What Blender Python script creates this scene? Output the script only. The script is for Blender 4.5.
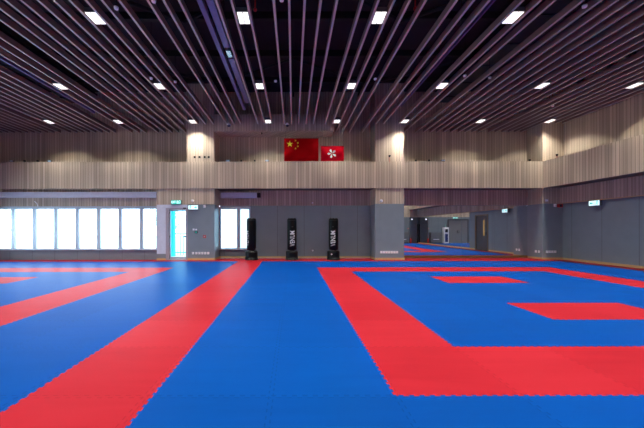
import bpy, bmesh, math, random
from mathutils import Vector, Matrix
R = math.radians
sc = bpy.context.scene
COL = sc.collection
random.seed(7)
for o in list(bpy.data.objects): bpy.data.objects.remove(o)

# ---------------------------------------------------------------- camera
F = 301.5; CX = 293.3; CY = 228.9; H = 1.333
cam = bpy.data.cameras.new('camera'); cam_o = bpy.data.objects.new('camera', cam); COL.objects.link(cam_o)
cam.sensor_width = 36; cam.lens = 36*F/644
cam.shift_x = (322-CX)/644; cam.shift_y = (CY-214)/644
cam.clip_start = 0.05; cam.clip_end = 500
cam_o.matrix_world = Matrix.Translation((0, 0, H)) @ Matrix.Rotation(R(90), 4, 'X') @ Matrix.Rotation(R(-0.09), 4, 'Z')
sc.camera = cam_o

# ---------------------------------------------------------------- world, exposure
sc.view_settings.view_transform = 'Standard'; sc.view_settings.look = 'None'
sc.view_settings.gamma = 1; sc.view_settings.use_curve_mapping = False
sc.view_settings.exposure = 0.85
w = bpy.data.worlds.new('sky'); sc.world = w; w.use_nodes = True
bg = w.node_tree.nodes['Background']; bg.inputs[0].default_value = (0.68, 0.86, 1.0, 1); bg.inputs[1].default_value = 4.5
LAMP_W = 37.0
LAMP_COL = (1.0, 0.96, 0.86)
def portal(x0, x1, z0, z1, y, name='daylight_portal'):
    l = bpy.data.lights.new(name, 'AREA'); l.shape = 'RECTANGLE'; l.size = x1-x0; l.size_y = z1-z0; l.cycles.is_portal = True
    o = bpy.data.objects.new(name, l); COL.objects.link(o); o.location = ((x0+x1)/2, y, (z0+z1)/2); o.rotation_euler = (R(-90), 0, 0)

# ---------------------------------------------------------------- node materials
def nmat(name):
    m = bpy.data.materials.new(name); m.use_nodes = True; nt = m.node_tree
    return m, nt, nt.nodes['Principled BSDF']
def N(nt, t, **kw):
    n = nt.nodes.new(t)
    for k, v in kw.items(): setattr(n, k, v)
    return n
def M_(nt, op, a, b=None, c=None):
    n = nt.nodes.new('ShaderNodeMath'); n.operation = op
    for i, v in enumerate((a, b, c)):
        if v is None: continue
        if isinstance(v, (int, float)): n.inputs[i].default_value = v
        else: nt.links.new(v, n.inputs[i])
    return n.outputs[0]
def mixc(nt, f, a, b):
    n = nt.nodes.new('ShaderNodeMix'); n.data_type = 'RGBA'
    for s, v in ((n.inputs[0], f), (n.inputs[6], a), (n.inputs[7], b)):
        if isinstance(v, (int, float)): s.default_value = v
        elif isinstance(v, tuple): s.default_value = (*v, 1) if len(v) == 3 else v
        else: nt.links.new(v, s)
    return n.outputs[2]
def plain(name, c, rough=.5, metal=0, emit=0, ecol=None, spec=None, var=.12, scale=9):
    m, nt, b = nmat(name)
    tc = N(nt, 'ShaderNodeTexCoord'); no = N(nt, 'ShaderNodeTexNoise'); no.inputs['Scale'].default_value = scale
    nt.links.new(tc.outputs['Object'], no.inputs['Vector'])
    dk = tuple(x*(1-var) for x in c); lt = tuple(min(1, x*(1+var)) for x in c)
    nt.links.new(mixc(nt, no.outputs[0], dk, lt), b.inputs['Base Color'])
    b.inputs['Roughness'].default_value = rough; b.inputs['Metallic'].default_value = metal
    if spec is not None: b.inputs['Specular IOR Level'].default_value = spec
    if emit:
        b.inputs['Emission Color'].default_value = (*(ecol or c), 1); b.inputs['Emission Strength'].default_value = emit
    return m
def world_uv(nt):
    g = N(nt, 'ShaderNodeNewGeometry'); s = N(nt, 'ShaderNodeSeparateXYZ'); nt.links.new(g.outputs['Position'], s.inputs[0])
    return M_(nt, 'ADD', s.outputs[0], s.outputs[1]), s.outputs[0], s.outputs[1], s.outputs[2], g
def wood(name, c1, c2, groove, pitch=.115, rough=.5):
    m, nt, b = nmat(name); u, X, Y, Z, g = world_uv(nt)
    k = M_(nt, 'FLOOR', M_(nt, 'DIVIDE', u, pitch))
    wn = N(nt, 'ShaderNodeTexWhiteNoise', noise_dimensions='1D'); nt.links.new(k, wn.inputs['W'])
    k2 = M_(nt, 'FLOOR', M_(nt, 'DIVIDE', u, pitch*.31))
    wn2 = N(nt, 'ShaderNodeTexWhiteNoise', noise_dimensions='1D'); nt.links.new(k2, wn2.inputs['W'])
    cb = N(nt, 'ShaderNodeCombineXYZ'); nt.links.new(M_(nt, 'MULTIPLY', u, 40), cb.inputs[0]); nt.links.new(M_(nt, 'MULTIPLY', Z, 1.3), cb.inputs[2]); nt.links.new(M_(nt, 'MULTIPLY', k, 3.7), cb.inputs[1])
    no = N(nt, 'ShaderNodeTexNoise'); no.inputs['Scale'].default_value = 1; no.inputs['Detail'].default_value = 3; nt.links.new(cb.outputs[0], no.inputs['Vector'])
    f = M_(nt, 'ADD', M_(nt, 'MULTIPLY', wn.outputs[0], .42), M_(nt, 'ADD', M_(nt, 'MULTIPLY', wn2.outputs[0], .28), M_(nt, 'MULTIPLY', no.outputs[0], .3)))
    col = mixc(nt, f, c1, c2)
    fr = M_(nt, 'FRACT', M_(nt, 'DIVIDE', u, pitch))
    gr = M_(nt, 'LESS_THAN', fr, .085)
    nt.links.new(mixc(nt, gr, col, groove), b.inputs['Base Color'])
    b.inputs['Roughness'].default_value = rough
    bp = N(nt, 'ShaderNodeBump'); bp.inputs['Strength'].default_value = .4; bp.inputs['Distance'].default_value = .004
    nt.links.new(M_(nt, 'SUBTRACT', 1, gr), bp.inputs['Height']); nt.links.new(bp.outputs[0], b.inputs['Normal'])
    return m
def panel(name, c, pitch=1.22, off=.35, rough=.42):
    m, nt, b = nmat(name); u, X, Y, Z, g = world_uv(nt)
    fr = M_(nt, 'FRACT', M_(nt, 'DIVIDE', M_(nt, 'ADD', u, off+50*pitch), pitch))
    gr = M_(nt, 'LESS_THAN', fr, .011)
    no = N(nt, 'ShaderNodeTexNoise'); no.inputs['Scale'].default_value = 2.5; no.inputs['Detail'].default_value = 4; nt.links.new(g.outputs['Position'], no.inputs['Vector'])
    col = mixc(nt, no.outputs[0], tuple(x*.88 for x in c), tuple(x*1.12 for x in c))
    nt.links.new(mixc(nt, gr, col, tuple(x*.35 for x in c)), b.inputs['Base Color'])
    b.inputs['Roughness'].default_value = rough
    return m
def mat_floor(name, c, lt):
    """foam jigsaw mats one metre square: faint toothed seams, slight tone change mat to mat, scuffs and a fine woven grain"""
    m, nt, b = nmat(name); u, X, Y, Z, g = world_uv(nt)
    x = M_(nt, 'ADD', X, 40-.82); y = M_(nt, 'ADD', Y, 40-2.4)
    def tooth(t): return M_(nt, 'MULTIPLY', M_(nt, 'SUBTRACT', M_(nt, 'GREATER_THAN', M_(nt, 'FRACT', M_(nt, 'MULTIPLY', t, 12)), .5), .5), .034)
    xs = M_(nt, 'ADD', x, tooth(y)); ys = M_(nt, 'ADD', y, tooth(x))
    def seam(t):
        f = M_(nt, 'ABSOLUTE', M_(nt, 'SUBTRACT', M_(nt, 'FRACT', M_(nt, 'ADD', t, .5)), .5))
        return M_(nt, 'LESS_THAN', f, .005)
    sm = M_(nt, 'MAXIMUM', seam(xs), seam(ys))
    cb = N(nt, 'ShaderNodeCombineXYZ'); nt.links.new(M_(nt, 'FLOOR', xs), cb.inputs[0]); nt.links.new(M_(nt, 'FLOOR', ys), cb.inputs[1])
    wn = N(nt, 'ShaderNodeTexWhiteNoise', noise_dimensions='2D'); nt.links.new(cb.outputs[0], wn.inputs['Vector'])
    no = N(nt, 'ShaderNodeTexNoise'); no.inputs['Scale'].default_value = 1.0; no.inputs['Detail'].default_value = 6; no.inputs['Distortion'].default_value = .6
    mp = N(nt, 'ShaderNodeMapping'); mp.inputs['Scale'].default_value = (.9, 4.5, 1); nt.links.new(g.outputs['Position'], mp.inputs[0]); nt.links.new(mp.outputs[0], no.inputs['Vector'])
    f = M_(nt, 'ADD', M_(nt, 'MULTIPLY', wn.outputs[0], .35), M_(nt, 'MULTIPLY', no.outputs[0], .65))
    col = mixc(nt, f, c, lt)
    nt.links.new(mixc(nt, M_(nt, 'MULTIPLY', sm, .32), col, tuple(x*.4 for x in c)), b.inputs['Base Color'])
    b.inputs['Roughness'].default_value = .41; b.inputs['Specular IOR Level'].default_value = .02
    wv = N(nt, 'ShaderNodeTexChecker'); wv.inputs['Scale'].default_value = 55; nt.links.new(g.outputs['Position'], wv.inputs['Vector'])
    bp = N(nt, 'ShaderNodeBump'); bp.inputs['Strength'].default_value = .12; bp.inputs['Distance'].default_value = .003
    nt.links.new(M_(nt, 'SUBTRACT', M_(nt, 'MULTIPLY', wv.outputs['Fac'], .5), sm), bp.inputs['Height']); nt.links.new(bp.outputs[0], b.inputs['Normal'])
    return m
def glass(name, tint=(.93, .98, 1)):
    m = bpy.data.materials.new(name); m.use_nodes = True; nt = m.node_tree; nt.nodes.clear()
    o = N(nt, 'ShaderNodeOutputMaterial'); t = N(nt, 'ShaderNodeBsdfTransparent'); t.inputs[0].default_value = (*tint, 1)
    gl = N(nt, 'ShaderNodeBsdfGlossy'); gl.inputs['Roughness'].default_value = .02; mx = N(nt, 'ShaderNodeMixShader'); fr = N(nt, 'ShaderNodeFresnel'); fr.inputs[0].default_value = 1.25
    nt.links.new(fr.outputs[0], mx.inputs[0]); nt.links.new(t.outputs[0], mx.inputs[1]); nt.links.new(gl.outputs[0], mx.inputs[2]); nt.links.new(mx.outputs[0], o.inputs[0])
    return m
def screen_fabric(name):
    m = bpy.data.materials.new(name); m.use_nodes = True; nt = m.node_tree; nt.nodes.clear()
    o = N(nt, 'ShaderNodeOutputMaterial'); t = N(nt, 'ShaderNodeBsdfTransparent'); t.inputs[0].default_value = (.9, .97, 1, 1)
    tr = N(nt, 'ShaderNodeBsdfTranslucent'); tr.inputs[0].default_value = (.60, .66, .68, 1); mx = N(nt, 'ShaderNodeMixShader'); mx.inputs[0].default_value = .93
    nt.links.new(t.outputs[0], mx.inputs[1]); nt.links.new(tr.outputs[0], mx.inputs[2]); nt.links.new(mx.outputs[0], o.inputs[0])
    return m
WOOD = wood('pale ribbed timber cladding', (.31, .24, .175), (.72, .60, .465), (.12, .095, .075))
BATTEN = plain('dark brown baffle timber', (.235, .15, .125), .5, scale=3)
GREY = panel('slate grey wall panel', (.18, .222, .262))
GREYC = panel('slate grey column panel', (.20, .245, .285), 40, 3)
SILLG = panel('grey sill panel', (.20, .22, .25), .98, .2)
SKIRT = plain('oak skirting', (.55, .36, .17), .45)
LAV = plain('pale grey painted metal', (.62, .64, .74), .4)
FRAME = plain('window frame aluminium', (.50, .56, .64), .35, .3)
MAUVE = plain('door frame metal', (.36, .33, .38), .4)
BLUE = mat_floor('blue foam mat', (.0001, .039, .22), (.0001, .059, .31))
RED = mat_floor('red foam mat', (.27, .008, .016), (.39, .019, .031))
CONC = plain('concrete', (.25, .25, .25), .8)
DECK = plain('dark painted deck', (.020, .013, .019), .9, scale=1.2, var=.4)
STEEL = plain('dark painted steel', (.006, .005, .006), .7)
DUCT = plain('dark duct metal', (.030, .036, .045), .45, .6)
TRACK = plain('grey metal track with violet light painted in', (.16, .12, .30), .35, .4)  # violet light falling on the rails is put into their colour
EDGE = plain('baffle underside with painted sheen', (.55, .49, .43), .4, scale=3)  # pale colour stands in for window sheen along the baffle undersides
BLACK = plain('black plastic', (.008, .008, .010), .35)
VINYL = plain('black vinyl', (.0015, .0025, .003), .36, spec=.2)
RUBBER = plain('black moulded plastic', (.003, .004, .005), .35, spec=.2)
WHITE = plain('white plastic', (.90, .90, .94), .4, var=.03)
INK = plain('white print', (.62, .64, .67), .5, var=.05)
SILVER = plain('silver metal', (.6, .6, .62), .25, .9)
ALARM = plain('red alarm plastic', (.55, .02, .02), .35)
CELL = plain('lit lamp cell', (1, 1, 1), .5, emit=.7, ecol=(1, .97, .93), var=0)
HOUSE = plain('lamp housing', (.10, .10, .11), .4)
FLAG = plain('red flag cloth', (.38, .0005, .003), .9, spec=.05, scale=4, var=.18)
FLAG2 = plain('bright red flag cloth', (.52, .001, .012), .9, spec=.05, scale=4, var=.12)
GOLD = plain('yellow flag print', (.95, .75, .03), .6, var=.03)
MIRR = bpy.data.materials.new('mirror glass'); MIRR.use_nodes = True
_b = MIRR.node_tree.nodes['Principled BSDF']; _b.inputs['Metallic'].default_value = 1; _b.inputs['Roughness'].default_value = 0.0; _b.inputs['Base Color'].default_value = (.86, .88, .88, 1)
GLASS = glass('clear glass'); GLASSC = glass('cyan tinted glass', (.72, .97, 1)); SHADE = screen_fabric('sheer screen fabric')
SIGNW = plain('lit white sign face', (.8, 1, 1), .4, emit=.6, ecol=(.62, .90, 1), var=0)
SIGNG = plain('lit green sign face', (.0, .45, .35), .4, emit=.35, ecol=(.0, .62, .48), var=0)
DOORG = plain('dark grey door', (.075, .078, .088), .4)
LEAF = plain('foliage', (.45, .62, .50), .7, scale=3, var=.4)
BARK = plain('bark', (.16, .12, .09), .9)
PAVE = plain('pale terrace paving', (.62, .66, .68), .8)

# ---------------------------------------------------------------- mesh helpers
class MB:
    def __init__(s): s.v = []; s.f = []
    def add(s, vs, fs):
        n = len(s.v); s.v += [tuple(v) for v in vs]; s.f += [tuple(n+i for i in f) for f in fs]; return s
    def box(s, x0, x1, y0, y1, z0, z1):
        return s.add([(x0,y0,z0),(x1,y0,z0),(x1,y1,z0),(x0,y1,z0),(x0,y0,z1),(x1,y0,z1),(x1,y1,z1),(x0,y1,z1)],
                     [(0,3,2,1),(4,5,6,7),(0,1,5,4),(1,2,6,5),(2,3,7,6),(3,0,4,7)])
    def lathe(s, prof, cx=0, cy=0, n=24, axis='Z', cz=0):
        vs = []
        for (r, z) in prof:
            for i in range(n):
                a = 2*math.pi*i/n; p = (r*math.cos(a), r*math.sin(a), z)
                if axis == 'Y': p = (p[0], z, p[1])
                if axis == 'X': p = (z, p[0], p[1])
                vs.append((p[0]+cx, p[1]+cy, p[2]+cz))
        fs = [(j*n+i, j*n+(i+1) % n, (j+1)*n+(i+1) % n, (j+1)*n+i) for j in range(len(prof)-1) for i in range(n)]
        fs += [tuple(range(n))[::-1], tuple((len(prof)-1)*n+i for i in range(n))]
        return s.add(vs, fs)
    def tube(s, a, b, r, n=8):
        a = Vector(a); b = Vector(b); d = (b-a).normalized(); q = d.to_track_quat('Z', 'Y').to_matrix(); L = (b-a).length
        vs = [a + q @ Vector((r*math.cos(2*math.pi*i/n), r*math.sin(2*math.pi*i/n), z)) for z in (0, L) for i in range(n)]
        return s.add(vs, [(i, (i+1) % n, n+(i+1) % n, n+i) for i in range(n)] + [tuple(range(n))[::-1], tuple(range(n, 2*n))])
    def prism(s, pts, y0, y1):               # polygon in x,z extruded along y
        n = len(pts)
        vs = [(x, y0, z) for x, z in pts] + [(x, y1, z) for x, z in pts]
        return s.add(vs, [tuple(range(n)), tuple(range(n, 2*n))[::-1]] + [(i, n+i, n+(i+1) % n, (i+1) % n) for i in range(n)])
    def build(s, name, m, parent=None, loc=(0,0,0), rot=(0,0,0), bevel=0, smooth=False):
        me = bpy.data.meshes.new(name); me.from_pydata(s.v, [], s.f); me.materials.append(m)
        bm = bmesh.new(); bm.from_mesh(me); bmesh.ops.recalc_face_normals(bm, faces=bm.faces)
        if bevel: bmesh.ops.bevel(bm, geom=bm.edges[:], offset=bevel, segments=2, affect='EDGES', clamp_overlap=True)
        bm.to_mesh(me); bm.free()
        if smooth: me.shade_smooth() if hasattr(me, 'shade_smooth') else None
        o = bpy.data.objects.new(name, me); COL.objects.link(o); o.location = loc; o.rotation_euler = rot
        if parent: o.parent = parent
        return o
def tag(o, label=None, cat=None, group=None, kind=None):
    if label: o['label'] = label
    if cat: o['category'] = cat
    if group: o['group'] = group
    if kind: o['kind'] = kind
    return o
def root(name, loc, label, cat, group=None, rz=0):
    o = bpy.data.objects.new(name, None); COL.objects.link(o); o.location = loc; o.rotation_euler = (0, 0, rz); o.empty_display_size = .1
    return tag(o, label, cat, group)
def struct(name, mb, m, label, cat, parent=None, **k):
    o = mb.build(name, m, parent, **k)
    if not parent: tag(o, label, cat, None, 'structure')
    return o
def copy_tree(o, parent=None):
    c = o.copy(); COL.objects.link(c)
    if parent: c.parent = parent
    for ch in [x for x in bpy.data.objects if x.parent == o]: copy_tree(ch, c)
    return c
def text_mesh(txt, size, bold=0.0, extrude=.002):
    cu = bpy.data.curves.new('txt', 'FONT'); cu.body = txt; cu.size = size; cu.extrude = extrude; cu.offset = bold; cu.align_x = 'CENTER'; cu.align_y = 'CENTER'
    o = bpy.data.objects.new('txt', cu); COL.objects.link(o); bpy.context.view_layer.update()
    me = bpy.data.meshes.new_from_object(o.evaluated_get(bpy.context.evaluated_depsgraph_get()))
    bpy.data.objects.remove(o); return me

# ---------------------------------------------------------------- dimensions
XL, XR = -13.5, 11.55          # side walls
YN, YF = -0.3, 13.8            # wall behind the camera, far wall
YC = 12.93                     # column faces
YW = 13.15                     # window wall, left bay
PZ = 2.40                      # top of grey panels
B0, B1 = 3.07, 4.21            # balcony parapet
TOP = 7.6
SLZ = H + 4.39                 # underside of the baffles

# ---------------------------------------------------------------- structure
struct('floor', MB().box(XL-.2, XR+.2, YN-.2, YF+.2, -.25, -.022), CONC, 'concrete floor slab under the training mats', 'floor')
struct('ceiling', MB().box(XL-.2, XR+.3, YN-.2, YF+.2, TOP, TOP+.2), DECK, 'dark ceiling deck above the hanging baffles', 'ceiling')

# far wall
wf = struct('wall_far', MB().box(-1.95, 3.52, YF, YF+.2, 0, PZ).box(-3.38, -1.95, YF, YF+.2, 0, .385), GREY, 'far wall with grey panels below pale timber cladding', 'wall')
struct('timber_cladding', MB().box(-3.38, 3.52, YF-.02, YF+.2, PZ, B0+.1).box(4.75, 10.7, YF-.04, YF+.2, PZ, B0+.1), WOOD, 0, 0, wf)
struct('wall_panel', MB().box(4.75, 10.7, YF+.02, YF+.2, 0, PZ), GREY, 0, 0, wf)
struct('timber_cladding', MB().box(XL, XR, YF, YF+.2, B0+.1, TOP), WOOD, 0, 0, wf)
struct('wall_panel', MB().box(XL, -5.87, YW, YW+.3, 0, .43), SILLG, 0, 0, wf)
struct('timber_cladding', MB().box(XL, -5.87, YW, YW+.3, 2.33, B0+.05), WOOD, 0, 0, wf)
struct('timber_soffit', MB().box(-3.38, 1.75, YC, YF, 5.53, 6.25), WOOD, 0, 0, wf)
# columns
c1 = struct('wall_column', MB().box(-4.53, -3.38, YC, YF, 0, PZ), GREYC, 'grey panelled column face beside the glazed exit door', 'column')
struct('timber_cladding', MB().box(-5.85, -3.38, YC, YF, PZ-.02, B0+.1).box(-4.56, -3.38, YC, YF, B0+.1, TOP), WOOD, 0, 0, c1)
struct('door_pier', MB().box(-5.85, -5.47, YC, YW+.2, .27, PZ-.02), LAV, 0, 0, c1)
struct('pier_base', MB().box(-5.85, -5.47, YC, YW+.2, 0, .27), SILLG, 0, 0, c1)
struct('door_header', MB().box(-5.47, -4.53, YC, YW+.2, 2.24, PZ-.02), LAV, 0, 0, c1)
c2 = struct('wall_column', MB().box(3.52, 4.75, YC, YF, 0, PZ), GREYC, 'grey panelled column between the punching bags and the mirror', 'column')
struct('timber_cladding', MB().box(3.52, 4.75, YC, YF, PZ, TOP), WOOD, 0, 0, c2)
c3 = struct('wall_column', MB().box(10.7, 11.6, YC, YF, 0, PZ), GREYC, 'grey panelled corner column to the right of the mirror', 'column')
struct('timber_cladding', MB().box(10.7, 11.6, YC, YF, PZ, TOP), WOOD, 0, 0, c3)
# right wall
DY0, DY1 = 8.42, 9.72
wr = struct('wall_right', MB().box(XR, XR+.2, DY1, YF, 0, PZ).box(XR, XR+.2, 7.85, DY0, 0, PZ).box(XR, XR+.2, DY0, DY1, 2.2, PZ).box(XR+.03, XR+.2, YN, 7.85, 0, PZ),
            GREY, 'right wall with grey panels below pale timber cladding', 'wall')
struct('timber_cladding', MB().box(XR-.12, XR+.2, YN, YC, PZ+.02, B0), WOOD, 0, 0, wr)
struct('timber_cladding', MB().box(XR+.05, XR+.25, YN, YF, B0, TOP), WOOD, 0, 0, wr)
struct('timber_edge', MB().box(XR-.125, XR+.1, YN, YC, PZ, PZ+.022), SKIRT, 0, 0, wr)
# left wall
wl = struct('wall_left', MB().box(XL-.2, XL, YN, 2, 0, PZ).box(XL-.2, XL, 12.4, YF, 0, PZ).box(XL-.2, XL, 2, 12.4, 0, .43).box(XL-.2, XL, 2, 12.4, 2.33, PZ), GREY, 'left wall with grey panels below pale timber cladding', 'wall')
struct('timber_cladding', MB().box(XL-.2, XL, YN, YF, PZ, TOP), WOOD, 0, 0, wl)
# wall behind the camera
wn_ = struct('wall_near', MB().box(XL, XR+.2, YN-.2, YN, 0, PZ), GREY, 'wall opposite the balcony, seen in the mirrors', 'wall')
struct('timber_cladding', MB().box(XL, XR, YN-.2, YN, PZ, TOP), WOOD, 0, 0, wn_)
# balcony
b1 = struct('balcony', MB().box(XL, 10.7, YC-.03, YC, B0, B1).box(XL, -4.56, YC, YC+.07, B0, B1).box(-3.38, 3.52, YC, YC+.07, B0, B1).box(4.75, 10.7, YC, YC+.07, B0, B1)
            .box(10.7, 10.77, YN, YC, B0, B1), WOOD, 'timber clad balcony parapet running round far and right walls', 'balcony')
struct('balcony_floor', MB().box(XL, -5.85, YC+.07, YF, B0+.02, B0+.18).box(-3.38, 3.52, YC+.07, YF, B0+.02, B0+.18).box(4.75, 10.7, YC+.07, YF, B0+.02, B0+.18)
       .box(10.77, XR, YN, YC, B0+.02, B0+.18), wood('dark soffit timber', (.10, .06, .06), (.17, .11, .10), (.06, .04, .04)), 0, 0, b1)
# skirtings
SK = .085
struct('baseboard_far', MB().box(-3.38, 3.52, YF-.02, YF, 0, SK).box(3.50, 4.77, YC-.02, YC, 0, SK).box(3.50, 3.52, YC, YF-.02, 0, SK).box(-4.53, -3.36, YC-.02, YC, 0, SK).box(-3.38, -3.36, YC, YF-.02, 0, SK)
       .box(-5.85, -5.47, YC-.02, YC, 0, SK).box(10.68, XR, YC-.02, YC, 0, SK).box(10.68, 10.7, YC, YF-.02, 0, SK), SKIRT, 'thin oak skirting along far wall and columns', 'baseboard')
struct('baseboard_right', MB().box(XR-.02, XR, DY1+.05, YC-.02, 0, SK).box(XR-.02, XR, 7.9, DY0-.05, 0, SK).box(XR-.02, XR+.01, YN, 7.85, 0, SK), SKIRT, 'thin oak skirting along right wall', 'baseboard')
struct('baseboard_near', MB().box(XL, XR, YN, YN+.02, 0, SK), SKIRT, 'thin oak skirting behind the camera', 'baseboard')
struct('trim_1', MB().box(4.77, 10.68, YF-.05, YF+.02, 0, SK+.02), plain('dark oak rail', (.20, .12, .035), .5), 'dark timber rail at the foot of the far mirror', 'trim')

# overhead steelwork above the baffles
bmb = MB()
for y in (1.2, 3.0, 4.8, 6.6, 8.4, 10.2, 12.0):
    bmb.box(XL, XR, y-.06, y+.06, 7.15, 7.35)
for x in range(-12, 12, 3):
    bmb.box(x-.05, x+.05, YN, YF, 7.38, 7.5)
for i, y in enumerate((3.0, 6.6, 10.2)):
    for x in range(-12, 9, 6):
        bmb.tube((x, y, 7.1), (x+3, y+1.8, 7.1), .05, 6).tube((x+6, y, 7.1), (x+3, y+1.8, 7.1), .05, 6)
tag(bmb.build('ceiling_steelwork', STEEL), 'dark steel roof beams and braces above the baffles', 'beams', None, 'structure')
for (x, lb) in ((-8.9, 'dark air duct above the baffles over the left window bay'), (6.3, 'dark air duct above the baffles in front of the far mirror')):
    d = MB()
    d.box(x-.35, x+.35, YN+.2, 12.6, 6.60, 7.0)
    for k in range(11): d.box(x-.38, x+.38, k*1.15+.5, k*1.15+.54, 6.57, 7.03)
    tag(d.build('air_duct', DUCT), lb, 'duct')

# ---------------------------------------------------------------- windows and door
def window(name, x0, x1, z0, z1, y, mull, label, side=False):
    r = tag(bpy.data.objects.new(name, None), label, 'window', None, 'structure'); COL.objects.link(r); r.location = ((x0+x1)/2, y, z0)
    ox, oz = (x0+x1)/2, z0
    t = .075; fr = MB()
    fr.box(x0-ox, x1-ox, -.03, .09, 0, .05).box(x0-ox, x1-ox, -.03, .09, z1-z0-.12, z1-z0)
    edges = [x0] + mull + [x1]; prev = x0-ox
    for k, xx in enumerate(edges):
        a = max(x0-ox, xx-ox-.075); bb = min(x1-ox, xx-ox+.075)
        fr.box(a, bb, -.02, .08, .05, z1-z0-.12)
        if k: MB().box(prev, a, .035, .045, .05, z1-z0-.12).build('window_pane', GLASS, r)
        prev = bb
    fr.build('window_frame', FRAME, r)
    MB().box(x0-ox, x1-ox, -.09, .0, -.02, .0).build('window_sill', LAV, r)
    if not side: portal(x0, x1, z0, z1, y+.16)
    return r
window('window_1', -13.42, -5.90, .45, 2.33, YW, [-6.62-.933*k for k in range(7, -1, -1)], 'long row of eight bright window panes under the balcony')
window('window_2', -3.38, -1.95, .405, 2.36, YF, [(238.6-CX)*YF/F], 'pair of bright window panes behind the left punching bag')
struct('wall_infill', MB().box(-3.38, -1.95, YF+.1, YF+.2, 2.36, PZ), GREY, 0, 0, wf)
# sheer screens inside the short window and last panes
s_ = tag(MB().box(-3.29, -1.99, YF+.10, YF+.104, .45, 2.29).build('roller_screen', SHADE), 'sheer white screen drawn down over the pair of windows', 'screen')

w3 = window('window_added', -5.2, 5.2, .45, 2.33, 0, [-5.2+1.04*k for k in range(1, 10)], 'row of windows added out of view in the left wall for side daylight', True)  # unseen row, added to throw side daylight onto the baffles
w3.location = (XL-.02, 7.2, .45); w3.rotation_euler = (0, 0, R(90))
pl = bpy.data.lights.new('daylight_portal', 'AREA'); pl.shape = 'RECTANGLE'; pl.size = 1.9; pl.size_y = 10.4; pl.cycles.is_portal = True
po = bpy.data.objects.new('daylight_portal', pl); COL.objects.link(po); po.location = (XL-.25, 7.2, 1.39); po.rotation_euler = (0, R(-90), 0)
# glazed exit door
door = tag(bpy.data.objects.new('door_1', None), 'glazed exit door with daylight behind it', 'door', None, 'structure'); COL.objects.link(door); door.location = (-4.96, YC, 0)
MB().box(-.51, -.36, .0, .12, 0, 2.24).box(.36, .43, .0, .12, 0, 2.24).box(-.36, .36, 0, .12, 2.17, 2.24).box(-.36, .36, 0, .12, 0, .03).build('door_frame', MAUVE, door)
MB().box(-.355, -.32, .05, .09, .035, 2.165).box(.32, .355, .05, .09, .035, 2.165).box(-.32, .32, .05, .09, 2.11, 2.165).box(-.32, .32, .05, .09, .035, .14).build('door_rail', FRAME, door)
MB().box(-.32, .32, .065, .075, .14, 2.11).build('door_pane', GLASSC, door)
MB().box(.23, .34, .01, .05, .98, 1.04).build('door_handle', BLACK, door)
MB().box(-.375, -.345, .03, .05, .97, 1.05).box(-.375, -.345, .03, .05, 2.0, 2.06).build('door_hinge', BLACK, door)
MB().box(.24, .36, -.02, .0, 2.2, 2.25).build('door_closer', BLACK, door)
portal(-5.30, -4.6, .1, 2.17, YW+.3)

# ---------------------------------------------------------------- outside
tag(MB().box(-40, 30, YF+.35, 60, -.3, -.05).build('terrace', PAVE), 'pale paved terrace outside the windows', 'terrace', None, 'structure')
def tree(x, y, h, r, label):
    t = root('tree', (x, y, -.05), label, 'tree', 'trees outside the windows')
    MB().lathe([(.16, 0), (.12, h*.4), (.05, h*.75)], n=8).build('trunk', BARK, t)
    m = MB()
    for k in range(420):
        a = random.uniform(0, 6.283); rr = r*random.random()**.5; zz = h*.30+random.random()*h*.7
        s = .11+.10*random.random(); rr *= math.sin(math.pi*min(.97, max(.06, (zz-h*.25)/(h*.8))))**.5
        c = Vector((rr*math.cos(a), rr*math.sin(a), zz)); q = Matrix.Rotation(random.uniform(0, 6.28), 3, Vector((random.random()-.5, random.random()-.5, random.random()-.5)).normalized())
        m.add([c+q@Vector(p) for p in ((-s,0,0),(0,-s*.5,.02),(s,0,0),(0,s*.5,.02))], [(0,1,2,3)])
    m.build('foliage', LEAF, t); return t
tree(-24.5, 25, 3.6, 1.7, 'pale rounded tree outside behind leftmost window panes')
tree(-11.3, 27, 4.6, 1.5, 'leafy tree outside seen through glazed exit door')
fn = root('terrace_railing', (-6.2, 16.2, -.05), 'pale blue railing outside seen through glazed exit door', 'railing')
fm = MB().box(-.6, .6, -.03, .03, 1.1, 1.16).box(-.6, .6, -.03, .03, .1, .15)
for k in range(9): fm.box(-.6+k*.146, -.57+k*.146, -.015, .015, 0, 1.1)
fm.build('railing_bars', plain('sky blue paint', (.10, .50, .62), .5), fn)
tag(MB().lathe([(.13, 0), (.13, 4)], n=16).build('outdoor_post', plain('cyan post paint', (.05, .55, .75), .5), loc=(-6.15, 15.4, -.05)), 'cyan post outside just beyond glazed exit door', 'post')

# ---------------------------------------------------------------- jigsaw mats
XS = [XL+.05, -13.18] + [-12.18+i for i in range(23)] + [10.98, XR-.03]
XS = sorted(set(round(v, 3) for v in XS if v <= 9.9)) + [10.98, XR-.03]
YS = [YN+.03] + [.4+j for j in range(13)] + [YC-.03, YW-.02, YF-.06]
def region(x, y):
    if y > 12.4 and -2.18 < x < -1.18: return 'Rp'
    if y > 12.4: return 'Rp'
    if x > 10.98: return 'Rp'
    if -2.18 < x < -1.18: return 'Rs'
    for (a, fr, inn, sq) in ((.82, 'Rf', 'Bi', ('Rq', 'Rr')), (-12.18, 'Lf', 'Li', ('Lq', 'Lr'))):
        if a < x < a+8 and 2.4 < y < 10.4:
            if x < a+1 or x > a+7 or y < 3.4 or y > 9.4: return fr
            if a+3 < x < a+5 and 4.4 < y < 5.4: return sq[0]
            if a+3 < x < a+5 and 7.4 < y < 8.4: return sq[1]
            return inn
    return 'Bo' if x > -1.5 else 'Lo'
def blocked(x, y):   # under columns and the window wall
    if x < -5.9 and y < YW-.02: return False
    if y > YC-.03 and (x < -3.36 or 3.5 < x < 4.77 or x > 10.68): return True
    return False
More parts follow.
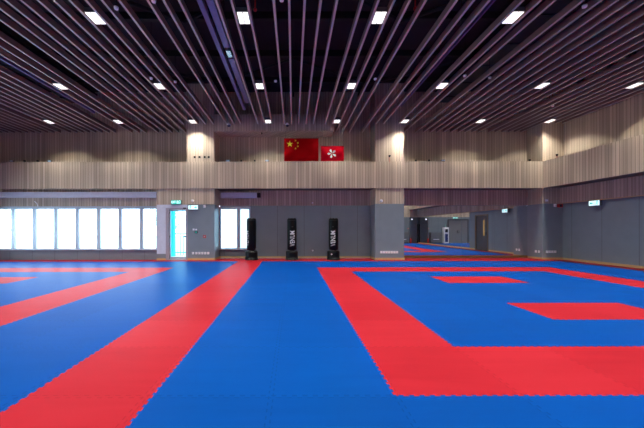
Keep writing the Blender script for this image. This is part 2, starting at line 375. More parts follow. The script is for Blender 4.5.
def warp(x, y):
    f = min(1, max(0, (-.2-x)/.9)); g = .12*min(1, max(0, (-3.3-x)/.6)) if x > -13 and y < 12.6 else 0
    return x + g + f*(-.08+.0145*(12-y))*(1 if x > -13 and y < 12.6 else 0)
def edge_pts(p, q, toothed):
    """shared outline between two lattice points, dovetail teeth 12 to the metre"""
    if not toothed: return [p, q]
    (x0, y0), (x1, y1) = p, q; L = math.hypot(x1-x0, y1-y0); n = max(1, round(L*12)); s = L/n; a = .019
    ux, uy = (x1-x0)/L, (y1-y0)/L; nx, ny = -uy, ux; out = [p]
    for k in range(n):
        for (t, h) in ((.28, 0), (.20, a), (.76, a), (.68, 0)):
            out.append((x0+ux*s*(k+t)+nx*h, y0+uy*s*(k+t)+ny*h))
    return out+[q]
xs_cut = sorted(set(XS + [-3.36, 3.5, 4.77, 10.68, -5.9]))
cells = {}
for i in range(len(xs_cut)-1):
    for j in range(len(YS)-1):
        cx, cy = (xs_cut[i]+xs_cut[i+1])/2, (YS[j]+YS[j+1])/2
        cells[i, j] = None if blocked(cx, cy) else region(cx, cy)
regs = {}
for (i, j), rg in cells.items():
    if rg is None: continue
    A, Bq, Cq, D = (xs_cut[i], YS[j]), (xs_cut[i+1], YS[j]), (xs_cut[i+1], YS[j+1]), (xs_cut[i], YS[j+1])
    def tt(k): o = cells.get(k); return o is not None and o != rg
    loop = edge_pts(A, Bq, tt((i, j-1)))[:-1] + edge_pts(Bq, Cq, tt((i+1, j)))[:-1]
    loop += edge_pts(D, Cq, tt((i, j+1)))[::-1][:-1] + edge_pts(A, D, tt((i-1, j)))[::-1][:-1]
    regs.setdefault(rg, []).append(loop)
ML = {'Rp': ('red_mat_border', RED, 'narrow red mat strip at the foot of far and right walls'),
      'Rs': ('red_mat_stripe', RED, 'long red mat stripe running from the camera to the left punching bag'),
      'Rf': ('red_mat_outline', RED, 'large red mat square outline on the right, in front of the mirror'),
      'Bi': ('blue_mat_field', BLUE, 'blue mats inside the right red outline, round two red rectangles'),
      'Rq': ('red_mat_rectangle', RED, 'larger nearer red mat rectangle inside the right competition square'),
      'Rr': ('red_mat_rectangle', RED, 'smaller farther red mat rectangle inside the right competition square'),
      'Lf': ('red_mat_outline', RED, 'red mat outline on the left, beside the long row of windows'),
      'Li': ('blue_mat_field', BLUE, 'blue mats inside the left red outline near the windows'),
      'Lq': ('red_mat_rectangle', RED, 'red mat rectangle in the left square, nearer the camera and out of frame'),
      'Lr': ('red_mat_rectangle', RED, 'red mat rectangle inside the left outline, pointing in from the left edge'),
      'Bo': ('blue_mat_field', BLUE, 'blue mats of the middle aisle and around the right red outline'),
      'Lo': ('blue_mat_field', BLUE, 'blue mats between the long red stripe and the windows')}
for rg, loops in regs.items():
    bm = bmesh.new(); vd = {}
    def V(p):
        k = (round(p[0], 4), round(p[1], 4))
        if k not in vd: vd[k] = bm.verts.new((warp(*p), p[1], 0))
        return vd[k]
    for lp in loops:
        try: bm.faces.new([V(p) for p in lp])
        except ValueError: pass
    bm.normal_update(); top = bm.faces[:]
    bmesh.ops.triangulate(bm, faces=top)
    ret = bmesh.ops.extrude_face_region(bm, geom=bm.faces[:], use_keep_orig=True)
    bmesh.ops.translate(bm, verts=[g for g in ret['geom'] if isinstance(g, bmesh.types.BMVert)], vec=(0, 0, -.02))
    bmesh.ops.recalc_face_normals(bm, faces=bm.faces)
    name, m, lb = ML[rg]
    me = bpy.data.meshes.new(name); bm.to_mesh(me); bm.free(); me.materials.append(m)
    o = bpy.data.objects.new(name, me); COL.objects.link(o); tag(o, lb, 'mat')

# ---------------------------------------------------------------- mirrors
xm = [4.76, 6.2, 7.68, 9.18, 10.72]
mlab = ['tall mirror panel on far wall, next to the middle column', 'mirror panel on far wall reflecting the distant double door', 'mirror panel on far wall reflecting the open doorway', 'mirror panel on far wall, next to the corner column']
for k in range(4):
    g = .003 if k != 2 else .008
    tag(MB().box(xm[k]+(g if k else 0), xm[k+1]-.003, YF-.012, YF+.015, SK+.02, 2.385).build('wall_mirror', MIRR), mlab[k], 'mirror', 'mirrors on the far wall')
ym = [YN+.02, 2.4, 5.1, 7.82]
for k in range(3):
    tag(MB().box(XR-.0, XR+.025, ym[k]+.003, ym[k+1]-.003, SK, 2.39).build('wall_mirror', MIRR), ['side wall mirror beside the rear door, seen reflected', 'side wall mirror reflecting the double door, seen reflected', 'side wall mirror next to the side doorway, seen reflected'][k], 'mirror', 'mirrors on the right wall')

# ---------------------------------------------------------------- doors seen in the mirror
d2 = tag(bpy.data.objects.new('door_2', None), 'dark side door with slit window, reflected in the mirror', 'door', None, 'structure'); COL.objects.link(d2); d2.location = (XR, (DY0+DY1)/2, 0)
hw = (DY1-DY0)/2
MB().box(-.02, .14, -hw, -hw+.09, 0, 2.2).box(-.02, .14, hw-.09, hw, 0, 2.2).box(-.02, .14, -hw+.09, hw-.09, 2.12, 2.2).build('door_frame', plain('bronze door frame', (.16, .12, .08), .4), d2)
MB().box(.03, .075, -hw+.09, hw-.09, 0, 2.12).build('door_leaf', DOORG, d2)
MB().box(0, .14, -hw, hw, -.02, .012).build('door_threshold', STEEL, d2)
MB().box(.02, .03, .12, .25, .9, 1.85).build('door_pane', plain('amber lit slit', (.30, .20, .08), .2, emit=.12, ecol=(1, .65, .25)), d2)
MB().box(-.03, .03, .38, .43, .95, 1.1).build('door_handle', SILVER, d2)
d3 = tag(bpy.data.objects.new('door_3', None), 'wide grey double door, reflected in the mirrors', 'door', None, 'structure'); COL.objects.link(d3); d3.location = (7.9, YN, 0)
MB().box(-.95, -.87, 0, .1, 0, 2.2).box(.87, .95, 0, .1, 0, 2.2).box(-.87, .87, 0, .1, 2.1, 2.2).build('door_frame', DOORG, d3)
for s in (-1, 1):
    l = MB().box(min(0, s*.865)+.003, max(0, s*.865)-.003, .01, .055, .01, 2.1).build('door_leaf', plain('mid grey door', (.20, .20, .205), .4), d3)
    MB().box(s*.07-.015, s*.07+.015, .055, .1, .9, 1.2).build('door_handle', SILVER, l)
d4 = tag(bpy.data.objects.new('door_4', None), 'dark grey corner door, reflected twice in the mirrors', 'door', None, 'structure'); COL.objects.link(d4); d4.location = (11.1, YN, 0)
MB().box(-.36, .36, 0, .12, 1.75, 2.35).box(-.40, -.36, 0, .14, 0, 2.35).build('door_frame', plain('dark slate', (.10, .115, .135), .4), d4)
MB().box(-.36, .31, .0, .08, .01, 1.75).build('door_leaf', plain('slate door', (.12, .135, .155), .4), d4)
MB().box(.31, .42, .0, .05, .01, 1.75).build('door_gap', BLACK, d4)

# exit signs -----------------------------------------------------
def man(mb, cx, cz, s, y0, y1):
    mb.lathe([(.09*s, y0), (.09*s, y1)], cx=cx+.05*s, cz=cz+.36*s, n=12, axis='Y')
    for pts in ([(-.02,.25),(.10,.25),(.06,-.05),(-.06,-.05)], [(.08,.24),(.24,.12),(.22,.08),(.08,.17)], [(-.02,.24),(-.20,.20),(-.22,.05),(-.18,.05),(-.16,.16),(-.02,.18)],
                [(-.06,-.05),(.04,-.05),(.14,-.18),(.10,-.40),(.05,-.40),(.08,-.2),(-.03,-.1)], [(-.06,-.05),(.0,-.08),(-.10,-.26),(-.28,-.26),(-.28,-.21),(-.13,-.21)]):
        mb.prism([(cx+x*s, cz+z*s) for x, z in pts], y0, y1)
def arrow(mb, cx, cz, s, y0, y1, d=1):
    mb.prism([(cx+d*x*s, cz+z*s) for x, z in [(-.3,-.07),(0,-.07),(0,-.25),(.32,0),(0,.25),(0,.07),(-.3,.07)]][::d], y0, y1)
def exit_sign(loc, rz, label, style, wdt=.46, hgt=.2):
    r = root('exit_sign', loc, label, 'sign', None, rz)
    MB().box(-wdt/2, wdt/2, -.07, 0, 0, hgt).build('sign_box', HOUSE, r)
    if style == 'text':
        MB().box(-wdt/2+.012, wdt/2-.012, -.074, -.07, .012, hgt-.012).build('sign_face', SIGNG, r)
        m = text_mesh('EXIT 出口', .135, .002); o = bpy.data.objects.new('sign_lettering', m); COL.objects.link(o); o.parent = r; m.materials.clear(); m.materials.append(SIGNW)
        o.rotation_euler = (R(90), 0, 0); o.location = (0, -.077, hgt/2)
        wd = max(v.co.x for v in m.vertices)-min(v.co.x for v in m.vertices); o.scale = ((wdt-.06)/wd, 1.1, 1)
    else:
        MB().box(-wdt/2+.01, wdt/2-.01, -.074, -.07, .01, hgt-.01).build('sign_face', SIGNW, r)
        p = MB(); dd = 1 if style == 'right' else -1
        man(p, -dd*.11, hgt/2, .20, -.078, -.074); arrow(p, dd*.1, hgt/2, .22, -.078, -.074, dd)
        p.build('sign_pictogram', SIGNG, r)
    return r
exit_sign((-5.0, YC, 2.385), 0, 'green lit exit sign on timber above the glazed door', 'text', .44, .19)
exit_sign((-4.27, YC, 2.165), 0, 'white lit exit sign with green running man, right of the glazed door', 'right', .43, .19)
exit_sign((XR-.125, 11.38, 2.19), R(-90), 'white lit exit sign with green arrow on right wall', 'left', .42, .2)
exit_sign((8.2, YN+.1, 2.24), R(180), 'lit exit sign over the wide double door, seen reflected', 'text', .5, .17)

# ---------------------------------------------------------------- ceiling baffles
px = [10.5,22.9,35,56.8,68.7,80.9,92.6,105,116.7,128.4,140.3,152.2,164.8,185.9,197.6,209,236.4,247.6,259.3,279,290.5,302.1,314,326,345,356.7,368.4,380,391.8,414.7,427.3,439,463.8,477,487.7,508.7,522,534,545,557,570,583.4,595.4,607.3,618.5]
SX = [(p-CX)/38.5 for p in px]
SX += [-8.1,-8.4,-8.7,-9.0,-9.3,-9.58,-9.86,-10.16,-10.62,-10.92,-11.22,-11.52,-11.82,-12.12,-12.42,-12.72,-13.02,-13.32]
SX += [8.92,9.22,9.52,9.82,10.1,10.38,10.68,10.98,11.28]
SX.sort()
meshes = {}
def baffle(x):
    short = (-4.62 < x < 1.8) or (3.46 < x < 4.82) or x > 10.62
    if short not in meshes:
        y1 = 12.64 if short else 13.76
        o = bpy.data.objects.new('ceiling_baffle', None); COL.objects.link(o); meshes[short] = o
        MB().box(-.023, .023, YN+.03, y1, .008, .15).build('baffle_board', BATTEN, o)
        MB().box(-.023, .023, YN+.03, y1, 0, .008).build('underside_sheen', EDGE, o)  # thin layer that carries the painted sheen of the underside
    else:
        o = copy_tree(meshes[short])
    o.location = (x, 0, SLZ)
    if x < -10.3: g, l = 'baffles by the left wall', '%s thin brown baffle from the left in the bank by the left wall'
    elif x < -7.6: g, l = 'baffles left of the blue edged gap', '%s thin brown baffle from the left in the close bank beside the dark ceiling gap'
    elif x < -2: g, l = 'baffles between left gap and paired tracks', '%s thin brown baffle right of the left dark gap, before the paired tracks'
    elif x < -.7: g, l = 'baffles flanking the lamp row left of the flags', '%s thin baffle right of the paired violet lit tracks'
    elif x < 1: g, l = 'baffles in the middle of the ceiling', '%s from the left of the widely spaced baffles above the punching bags'
    elif x < 3.9: g, l = 'baffles between middle and single track', '%s grey lit baffle from the left, above and right of the flags'
    elif x < 5.3: g, l = 'three baffles right of the single track', '%s grey lit baffle right of the single thin violet lit track'
    else: g, l = 'baffles by the right wall', '%s from the left of the close grey lit baffles towards the right wall'
    seen[g] = seen.get(g, 0)+1
    tag(o, l % ORD[seen[g]-1], 'ceiling baffle', g)
seen = {}
ORD = 'first second third fourth fifth sixth seventh eighth ninth tenth eleventh twelfth thirteenth fourteenth fifteenth sixteenth seventeenth eighteenth nineteenth twentieth'.split()
for x in SX: baffle(x)
# tracks
def track(x0, x1, y1, label, gap=None):
    r = root('ceiling_track', ((x0+x1)/2, 0, SLZ+.03), label, 'track')
    hw = (x1-x0)/2
    segs = [(YN+.1, y1)] if not gap else [(YN+.1, gap), (gap+.5, y1)]
    for a, b in segs: MB().box(-hw, hw, a, b, 0, .11).build('track_rail', TRACK, r)
    if gap: MB().box(-hw*.8, hw*.8, gap+.1, gap+.38, -.02, .08).build('track_spotlight', SILVER, r)
    for k in range(4): MB().box(-.01, .01, 1+k*3, 1.02+k*3, .11, 1.2).build('hanger', STEEL, r)
track(-1.86, -1.76, 11.2, 'violet blue lit ceiling track, longer of the pair left of centre')
track(-1.68, -1.54, 10.6, 'violet lit ceiling track with a spotlight, nearer the lamp row', 7.35)
track(3.90, 3.93, 10.95, 'single thin violet lit track right of centre')
track(-7.62, -7.56, 11.5, 'thin blue lit track along the dark gap on the left')

# ---------------------------------------------------------------- ceiling lamps
def make_lamp():
    r = root('ceiling_lamp', (0, 0, SLZ), '', 'lamp')
    w_, d_ = .118, .175
    MB().box(-w_-.008, w_+.008, -d_-.01, d_+.01, .03, .12).build('lamp_housing', HOUSE, r)
    for i in range(2):
        for j in range(3):
            x0 = -w_+.008+i*w_; y0 = -d_+.008+j*(2*d_/3)
            MB().box(x0, x0+w_-.018, y0, y0+2*d_/3-.018, .012, .03).build('lamp_cell', CELL, r)
    MB().box(-.004, .004, -.004, .004, .12, 1.4).build('hanger', STEEL, r)
    l = bpy.data.lights.new('lamp_light', 'AREA'); l.shape = 'RECTANGLE'; l.size = .24; l.size_y = .4; l.energy = LAMP_W; l.spread = R(121); l.color = LAMP_COL
    lo = bpy.data.objects.new('lamp_light', l); COL.objects.link(lo); lo.parent = r; lo.location = (0, 0, .005)
    return r
L0 = make_lamp(); first = True; dim = None
cols = [(-10.01, 'over the left end of the window row'), (-7.185, 'beside the blue edged gap'), (-4.125, 'in line with the glazed exit door'), (-1.03, 'just left of the flags'),
        (1.80, 'just right of the flags'), (4.6, 'in line with the middle column'), (7.69, 'in line with the far mirror'), (10.53, 'next to the right wall')]
rows = [(.12, 'overhead'), (3.2, 'second row overhead'), (6.31, 'nearest visible row'), (9.32, 'middle row'), (12.39, 'farthest row')]
for (y, rl) in rows:
    for (x, cl) in cols:
        r = L0 if first else copy_tree(L0); first = False
        r.location = (x, y, SLZ)
        if y > 12:
            for ch in r.children:
                if ch.type == 'LIGHT':
                    if dim is None: dim = ch.data.copy(); dim.energy = LAMP_W*.72
                    ch.data = dim
        tag(r, 'square ceiling lamp, %s, %s' % (rl, cl), 'lamp', 'square ceiling lamps')

# ceiling devices
def detector(x, y, label, z=SLZ+.02, name='smoke_detector'):
    r = root(name, (x, y, z), label, 'detector')
    MB().lathe([(.02, -.035), (.038, -.03), (.044, 0), (.044, .015)], n=18).build('detector_head', WHITE, r, smooth=True)
    MB().box(-.006, .006, -.006, .006, .015, TOP-z).build('hanger', STEEL, r)
zdev = H+4.30
def at(pxx, pyy, hh):      # a point under the ceiling at height hh above the lens
    y = hh*F/(CY-pyy); return (pxx-CX)*y/F, y
for (pxx, pyy, lb) in ((151.5, 79, 'white round detector beside the lamp over the exit door column'), (275.8, 82, 'small detector right of the middle lamp left of centre'), (375.5, 80, 'small detector right of the middle lamp, right of centre'),
                       (116.5, 9, 'pale detector near the nearest left lamp'), (175.5, 82.5, 'small grey detector right of the middle left lamp'), (465, 77, 'violet tinted detector above the mirror side'), (585, 8, 'pale detector between baffles at upper right'),
                       (490, 79, 'small detector between close baffles right of centre'), (553, 107, 'pale detector near the corner column'), (154, 2, 'round dome detector at the top left'), (282, 1, 'round dome detector at the top middle')):
    x, y = at(pxx, pyy, 4.37); detector(x, y, lb, H+4.37+.03)
for (pxx, pyy, lb) in ((255.5, 9, 'small red sprinkler near the lamp left of centre'), (415.5, 8, 'small red sprinkler right of the brightest right lamp')):
    x, y = at(pxx, pyy, 4.6); r = root('sprinkler', (x, y, H+4.6), lb, 'sprinkler')
    MB().lathe([(.02, -.05), (.035, -.03), (.035, 0), (.015, .03), (.015, 1.0)], n=12).build('sprinkler_head', ALARM, r)
def cam_dome(x, y, z, label):
    r = root('dome_camera', (x, y, z), label, 'camera')
    MB().lathe([(.02, -.07), (.05, -.055), (.07, -.02), (.07, 0)], n=18).build('camera_dome', plain('smoked dome', (.05, .05, .1), .1), r, smooth=True)
    MB().lathe([(.08, 0), (.08, .05), (.03, .06), (.03, .1)], n=18).build('camera_housing', WHITE, r)
    MB().box(-.02, .02, -.0, .20, .04, .08).build('camera_bracket', WHITE, r)
cam_dome((229-CX)*12.73/F, 12.73, H+104.9*12.73/F-.05, 'white dome camera above the left column')
cam_dome((287.5-CX)*12.73/F, 12.73, H+104.9*12.73/F-.05, 'white dome camera above the large flag')

# ---------------------------------------------------------------- blind cassettes under the balcony
b_ = root('blind_cassette', (-9.66, 13.05, 2.70), 'long pale blue roller blind box above the window row', 'blind box')
MB().box(-3.82, 3.76, -.07, .1, 0, .24).build('cassette_box', LAV, b_, bevel=.006)
MB().box(-3.82, 3.76, -.075, -.07, .0, .012).build('cassette_trim', FRAME, b_)
b_ = root('blind_cassette', (-2.40, 13.5, 2.72), 'short violet grey roller blind box above the pair of windows', 'blind box')
MB().box(-.82, .78, -.1, .12, 0, .235).build('cassette_box', LAV, b_, bevel=.006)
MB().box(.78, .93, -.05, .1, .02, .22).build('cassette_end', STEEL, b_)
c_ = root('window_actuator', ((37.5-CX)*YW/F, YW-.01, 2.33), 'small pale wire opener above the third window pane', 'window opener')
MB().tube((-.1, -.03, .22), (.03, -.05, .12), .012).tube((.03, -.05, .12), (.04, -.02, 0), .012).build('opener_arm', WHITE, c_)

# ---------------------------------------------------------------- punching bags
def bag(x, y, turn, label, badge=False):
    r = root('punching_bag', (x, y, 0), label, 'punching bag', 'free standing punching bags')
    MB().lathe([(.27, .0), (.29, .012), (.29, .05), (.268, .065), (.262, .20), (.268, .33), (.255, .375), (.20, .395), (.10, .40)], n=40).build('base', RUBBER, r, smooth=True)
    MB().lathe([(.293, .012), (.297, .02), (.297, .045), (.293, .052)], n=40).build('base_rim', BLACK, r)
    MB().lathe([(.12, .38), (.12, .45)], n=24).build('neck', BLACK, r)
    MB().lathe([(.10, .425), (.19, .43), (.203, .45), (.206, .8), (.206, 1.70), (.203, 1.74), (.19, 1.77), (.165, 1.78)], n=40).build('bag_cover', VINYL, r, smooth=True)
    MB().lathe([(.208, 1.69), (.21, 1.695), (.21, 1.705), (.208, 1.71)], n=40).build('cover_seam', BLACK, r)
    for k in range(6):
        a = k*math.pi/3+.3; MB().lathe([(.03, 1.76), (.035, 1.775), (.03, 1.80), (.012, 1.805)], cx=.14*math.cos(a), cy=.14*math.sin(a), n=10).build('top_knob', BLACK, r)
    me = text_mesh('VENUM', .24, .003, .002); bm = bmesh.new(); bm.from_mesh(me)
    xs = [v.co.x for v in bm.verts]; ys = [v.co.y for v in bm.verts]
    bmesh.ops.triangulate(bm, faces=bm.faces)
    bmesh.ops.subdivide_edges(bm, edges=[e for e in bm.edges if e.calc_length() > .03], cuts=3, use_grid_fill=False)
    for v in bm.verts:
        u = (v.co.x-(max(xs)+min(xs))/2)/(max(xs)-min(xs))*.66; c = (v.co.y-(max(ys)+min(ys))/2)/(max(ys)-min(ys))*.205; d = v.co.z
        a = -c/.207*1.0; rr = .2085+d
        # text reads upwards: its height runs across the bag
        v.co = Vector((rr*math.sin(a), -rr*math.cos(a), .92+u))
    bm.to_mesh(me); bm.free(); me.materials.clear(); me.materials.append(INK)
    o = bpy.data.objects.new('bag_lettering', me); COL.objects.link(o); o.parent = r; o.rotation_euler = (0, 0, turn)
    q = MB().prism([(-.03, .0), (.0, -.025), (.035, .01), (.01, .03), (.0, .015), (-.02, .03)], -.213, -.209).build('bag_emblem', plain('dim grey print', (.03, .04, .05), .5), r, (0, 0, 1.42), (0, 0, turn))
    if badge: MB().lathe([(.03, -.285), (.03, -.262)], n=14, axis='Y').build('filler_cap', INK, r, (0, 0, .25), (0, 0, R(-25)))
YBAG = 13.05
bag(-1.81, YBAG, R(-58), 'black free standing punching bag, leftmost, in front of the window')
bag(-.06, YBAG, R(6), 'black free standing punching bag between the other two')
bag(1.74, YBAG, R(-14), 'black free standing punching bag nearest the middle column, white cap on base', True)

# ---------------------------------------------------------------- flags
def flag(x0, x1, z0, z1, y, m, label, kind):
    r = root('flag', ((x0+x1)/2, y, z0), label, 'flag')
    W, Hh = x1-x0, z1-z0
    def fold(x, z):   # x,z in 0..1 : tension creases from the corners
        return .012*math.sin(9*(x+.5*z))*math.exp(-2*abs(z-.4)) + .010*math.sin(14*(x-.7*z)) * (1-z)
    nx, nz = 36, 24; mb = MB(); vs = []
    for s in (0, 1):
        for j in range(nz+1):
            for i in range(nx+1):
                vs.append((-W/2+W*i/nx, fold(i/nx, j/nz)+s*.004, Hh*j/nz))
    n1 = (nx+1)*(nz+1); fs = []
    for j in range(nz):
        for i in range(nx):
            a = j*(nx+1)+i; fs += [(a, a+1, a+nx+2, a+nx+1), (n1+a, n1+a+nx+1, n1+a+nx+2, n1+a+1)]
    mb.add(vs, fs).build('flag_cloth', m, r, smooth=True)
    def print_shape(pts, name, mt, z_off=.004):
        cxx = sum(p[0] for p in pts)/len(pts); czz = sum(p[1] for p in pts)/len(pts)
        P = [(cxx, czz)]+list(pts); vv = [(-W/2+W*a, fold(a, b)-z_off, Hh*b) for a, b in P]
        n = len(pts); return vv, [(0, i+1, (i+1) % n+1) for i in range(n)]
    if kind == 'stars':
        for (cx_, cz_, rr) in ((5, 15, 3), (10, 18, 1), (12, 16, 1), (12, 13, 1), (10, 11, 1)):
            tilt = 0 if rr == 3 else math.atan2(15-cz_, 5-cx_)-math.pi/2
            pts = []
            for k in range(10):
                a = math.pi/2+tilt+k*math.pi/5; q = rr if k % 2 == 0 else rr*.40
                pts.append(((cx_+q*math.cos(a))/30, (cz_+q*math.sin(a))/20))
            v, f = print_shape(pts, 's', GOLD); MB().add(v, f).build('star', GOLD, r)
    else:
        for k in range(5):
            a0 = math.pi/2+k*2*math.pi/5+.25; pts = []
            for (rad, da) in ((.03, 0), (.11, .33), (.20, .50), (.30, .42), (.36, .12), (.29, -.13), (.18, -.13), (.09, -.10)):
                a = a0+da; pts.append((.48+.86*rad*math.cos(a)*Hh/W, .5+.86*rad*math.sin(a)))
            v, f = print_shape(pts, 'p', INK); MB().add(v, f).build('petal', INK, r)
    MB().tube((-W/2, .002, Hh), (W/2, .002, Hh), .008).build('top_rod', BLACK, r)
    for s in (-1, 1): MB().tube((s*(W/2-.06), .002, Hh), (s*(W/2-.06), .002, TOP-z0), .005, 5).build('hanging_wire', SILVER, r)
YFL = 12.52
def fx(p): return (p-CX)*YFL/F
def fz(p): return H+(CY-p)*YFL/F
flag(fx(284.2), fx(318.6), fz(161.2), fz(138.3), YFL, FLAG, 'large red flag with one large and four small yellow stars', 'stars')
flag(fx(321), fx(344), fz(161.2), fz(146), YFL, FLAG2, 'smaller bright red flag with white five petalled flower', 'flower')

# ---------------------------------------------------------------- small fittings
def spot(x, label, pale=False, y=YC-.0, z=B1, rz=0):
    r = root('parapet_spotlight', (x, y, z), label, 'spotlight', 'small fittings on top of the balcony', rz)
    if pale:
        MB().box(-.09, .09, -.02, .05, .0, .085).build('spotlight_body', SILVER, r, bevel=.008)
        MB().box(-.05, -.01, -.024, -.02, .02, .07).box(.02, .06, -.024, -.02, .02, .07).build('spotlight_lens', plain('pale blue lens', (.5, .7, .85), .2), r)
    else:
        MB().box(-.035, .035, -.02, .04, .02, .09).build('spotlight_body', BLACK, r, bevel=.008)
        MB().box(-.01, .01, 0, .02, 0, .02).build('spotlight_stem', BLACK, r)
def wx(p, y=YC): return (p-CX)*y/F
for p, pale, lb in ((11.5, True, 'pale twin fitting on balcony edge at the far left'), (24.3, False, 'small black spotlight on balcony edge, left of the other black one over the windows'), (37.5, False, 'small black spotlight on balcony edge over the second window pane'),
                    (49.5, True, 'blue grey fitting on balcony edge over the third window pane'), (228, True, 'pale fitting on balcony edge next to the left column'), (241.3, False, 'black spotlight on balcony edge, left of large flag'),
                    (254.8, False, 'black spotlight on balcony edge, between two others and nearer large flag'), (267, True, 'pale fitting on balcony edge nearest the large flag'), (416, False, 'black spotlight on balcony edge just right of the middle column'),
                    (429.2, False, 'black spotlight on balcony edge over the far mirror'), (443, True, 'pale twin fitting on balcony edge over the far mirror'), (530, False, 'black spotlight on balcony edge beside the corner column')):
    spot(wx(p), lb, pale)
def fitting(name, x, z, w_, h_, m, label, cat, y=YC, d=.03, rz=0, front=None, group=None):
    r = root(name, (x, y, z), label, cat, group, rz)
    MB().box(-w_/2, w_/2, -d, 0, -h_/2, h_/2).build('casing', m, r, bevel=min(w_, h_, d)*.15)
    if front: front(r)
    return r
def hz(p, y=YC): return H+(CY-p)*y/F
# four dark square openings on the left upper column
for p, lb in ((194.9, 'leftmost dark square socket on the upper left column'), (199.7, 'second dark square socket from the left on the upper column'), (204.8, 'third dark square socket from the left on the upper column'), (208.9, 'rightmost dark square socket on the upper left column')):
    fitting('cable_outlet', wx(p), hz(157), .085, .085, BLACK, lb, 'outlet', d=.015, front=lambda r: MB().box(-.03, .03, -.018, -.015, -.03, .03).build('outlet_face', STEEL, r), group='dark sockets on the upper column')
def socket_face(r):
    MB().box(-.026, -.018, -.0125, -.01, -.008, .012).box(.018, .026, -.0125, -.01, -.008, .012).build('socket_hole', BLACK, r)
def socket_row(ps, pyy, y, nm, grp, rz=0, xfix=None):
    words_ = ['first', 'second', 'third', 'fourth', 'fifth', 'sixth', 'seventh']
    for k, p in enumerate(ps):
        if xfix is None: x = wx(p, y); yy = y
        else: x = xfix; yy = p
        fitting('wall_socket', x, hz(pyy, y), .096, .1, WHITE, '%s white wall socket from the left %s' % (words_[k], nm), 'socket', y=yy, d=.01, rz=rz, front=socket_face, group=grp)
socket_row([193, 196.4, 199.4, 202.3, 205.2, 208.2], 253, YC, 'in the low row beside the exit door', 'sockets beside the exit door')
socket_row([381.3, 383.9, 386.5, 389.1, 391.7, 394.3, 396.9], 252.3, YC, 'in the low row on the middle column', 'sockets on the middle column')
socket_row([547, 549.7, 552.3, 555], 252.1, YC, 'on the front of the corner column', 'sockets on the corner column front')
socket_row([13.30, 13.13], 251.9, 13.2, 'on the mirror side of the corner column', 'sockets on the corner column side', rz=R(-90), xfix=10.7)
def btn(r): MB().lathe([(.028, -.045), (.028, -.03)], n=14, axis='Y').build('push_disc', INK, r)
fitting('fire_alarm_point', wx(204.7), hz(236.4), .12, .12, ALARM, 'red fire alarm call point on the column beside exit door', 'alarm', front=btn)
fitting('door_release', wx(196.3), hz(232), .13, .09, BLACK, 'small black door release box beside the exit door', 'switch', front=lambda r: MB().box(-.03, .03, -.034, -.03, -.02, .02).build('release_face', SIGNG, r))
fitting('light_switch', wx(193.6), hz(229.3), .08, .08, WHITE, 'square white light switch above the black door release, left one', 'switch', d=.012, front=lambda r: MB().box(-.012, .012, -.018, -.012, -.02, .02).build('rocker', WHITE, r))
fitting('light_switch', wx(196.2), hz(229.4), .07, .06, WHITE, 'small white light switch above the black door release, right one', 'switch', d=.012, front=lambda r: MB().box(-.01, .01, -.018, -.012, -.015, .015).build('rocker', WHITE, r))
def wall_lamp(x, z, label, y=YC, s=1.0):
    r = root('wall_sensor', (x, y, z), label, 'sensor')
    MB().lathe([(.055*s, 0), (.055*s, -.02), (.04*s, -.05), (.015*s, -.06)], n=16, axis='Y').build('sensor_dome', WHITE, r, smooth=True)
    MB().lathe([(.064*s, 0), (.064*s, -.012)], n=16, axis='Y').build('sensor_plate', WHITE, r)
wall_lamp(wx(192.6), hz(200.6), 'round white sensor on timber right of the green exit sign')
wall_lamp(wx(381.3), hz(201), 'round white sensor on timber of the middle column')
wall_lamp(wx(312.5, YF), hz(203, YF), 'small round sensor on dark timber above the punching bags', YF-.02, .6)
wall_lamp(wx(312.7, YF), hz(250.6, YF), 'small white round fitting low on grey wall between two punching bags', YF, .6)
fitting('motion_sensor', wx(204.7), hz(206.3), .08, .12, WHITE, 'white motion sensor at the top of the grey column by exit door', 'sensor', d=.06, front=lambda r: MB().box(-.025, .025, -.066, -.06, -.04, 0).build('sensor_lens', LAV, r))
fitting('motion_sensor', wx(546.3), hz(200.8), .11, .10, LAV, 'pale blue sensor on timber of the corner column', 'sensor', d=.05, front=lambda r: MB().box(-.03, .03, -.056, -.05, -.03, .01).build('sensor_lens', WHITE, r))
fitting('motion_sensor', wx(554.5), hz(205.8), .09, .13, WHITE, 'white sensor at the top of the grey corner column', 'sensor', d=.06, front=lambda r: MB().box(-.025, .025, -.066, -.06, -.04, 0).build('sensor_lens', LAV, r))
fitting('alarm_sounder', wx(561.5, 12.8), hz(206, 12.8), .20, .14, ALARM, 'red alarm sounder in the corner under the timber', 'alarm', y=12.92, d=.09, front=lambda r: MB().lathe([(.05, -.11), (.055, -.09)], n=16, axis='Y').build('sounder_grille', BLACK, r))
for (x, z, lb) in ((wx(389.5), hz(156.3), 'black camera on stalk on the middle upper column'), (wx(556.5), hz(155.5), 'black and red camera on stalk on the upper corner column')):
    r = root('stalk_camera', (x, YC-.03, z), lb, 'camera')
    MB().lathe([(.02, -.05), (.045, -.01), (.05, .03), (.02, .04)], n=14).build('camera_head', BLACK, r)
    MB().box(-.006, .006, -.006, .006, -.28, -.05).build('camera_stalk', ALARM, r)
fitting('wall_camera', wx(262), hz(133.5), .05, .07, BLACK, 'tiny black device on bulkhead above the large flag', 'device', d=.03, front=lambda r: MB().lathe([(.012, -.036), (.012, -.03)], n=10, axis='Y').build('device_lens', STEEL, r))

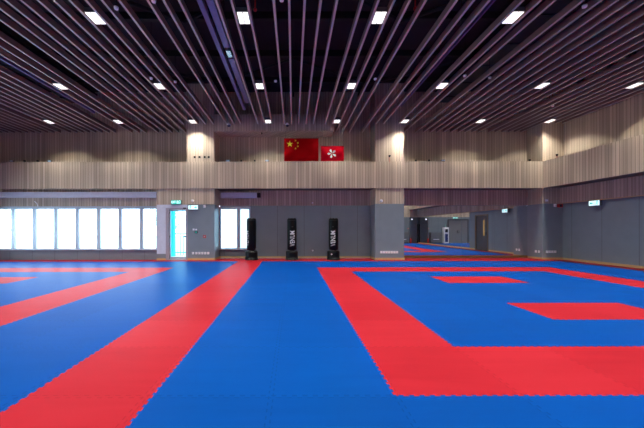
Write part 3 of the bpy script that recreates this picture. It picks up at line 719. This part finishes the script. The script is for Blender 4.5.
# things opposite the mirrors, seen only by reflection
dp = root('hygiene_dispenser', (9.15, YN+.25, 0), 'white upright dispenser stand with dark blue front, seen reflected', 'dispenser', None, R(180))
MB().box(-.22, .22, -.18, .18, 0, 1.45).build('dispenser_body', WHITE, dp, bevel=.02)
MB().box(-.13, .13, -.19, -.18, .12, .85).build('dispenser_front', plain('navy panel', (.02, .04, .15), .3), dp)
MB().box(-.12, .12, -.2, -.18, 1.0, 1.3).build('dispenser_tray', BLACK, dp)
MB().lathe([(.06, 1.45), (.06, 1.62), (.02, 1.68), (.02, 1.8)], n=14).build('spray_bottle', plain('grey green bottle', (.2, .4, .35), .3), dp)
cb = root('low_cabinet', (10.05, YN+.2, 0), 'low grey cabinet with white strip, seen reflected', 'cabinet', None, R(180))
MB().box(-.5, .5, -.16, .16, 0, 1.0).build('cabinet_body', plain('cabinet grey', (.16, .165, .18), .4), cb, bevel=.01)
MB().box(-.26, .26, -.17, -.16, .33, .38).build('label_strip', WHITE, cb)
MB().box(-.49, .49, -.165, -.16, .02, .06).build('cabinet_plinth', BLACK, cb)
for (x, lb) in ((6.4, 'white spotlight'),): pass
fe = root('fire_extinguisher', (10.75, YN+.25, 0), 'red fire extinguisher on the floor by the corner, seen reflected', 'extinguisher')
MB().lathe([(.07, 0), (.08, .02), (.08, .36), (.05, .43), (.02, .45)], n=18).build('cylinder_body', ALARM, fe, smooth=True)
MB().box(-.02, .1, -.015, .015, .45, .50).build('valve_handle', BLACK, fe)
MB().tube((.08, 0, .46), (.12, .02, .15), .012).build('hose', BLACK, fe)
ap = fitting('fire_alarm_point', 10.62, 1.35, .11, .11, ALARM, 'red call point on the wall by the corner door, seen reflected', 'alarm', y=YN, rz=R(180), front=btn)
wl2 = root('wall_lamp', (10.9, YN, 2.2), 'small white wall lamp above the corner door, seen reflected', 'lamp', None, R(180))
MB().lathe([(.06, -.20), (.06, -.14), (.04, 0)], n=14, axis='Y').build('lamp_body', plain('lit white', (.9, .9, .95), .4, emit=1.5, ecol=(.85, .88, 1), var=0), wl2)
MB().lathe([(.07, -.15), (.07, -.12)], n=14, axis='Y').build('lamp_ring', SILVER, wl2)
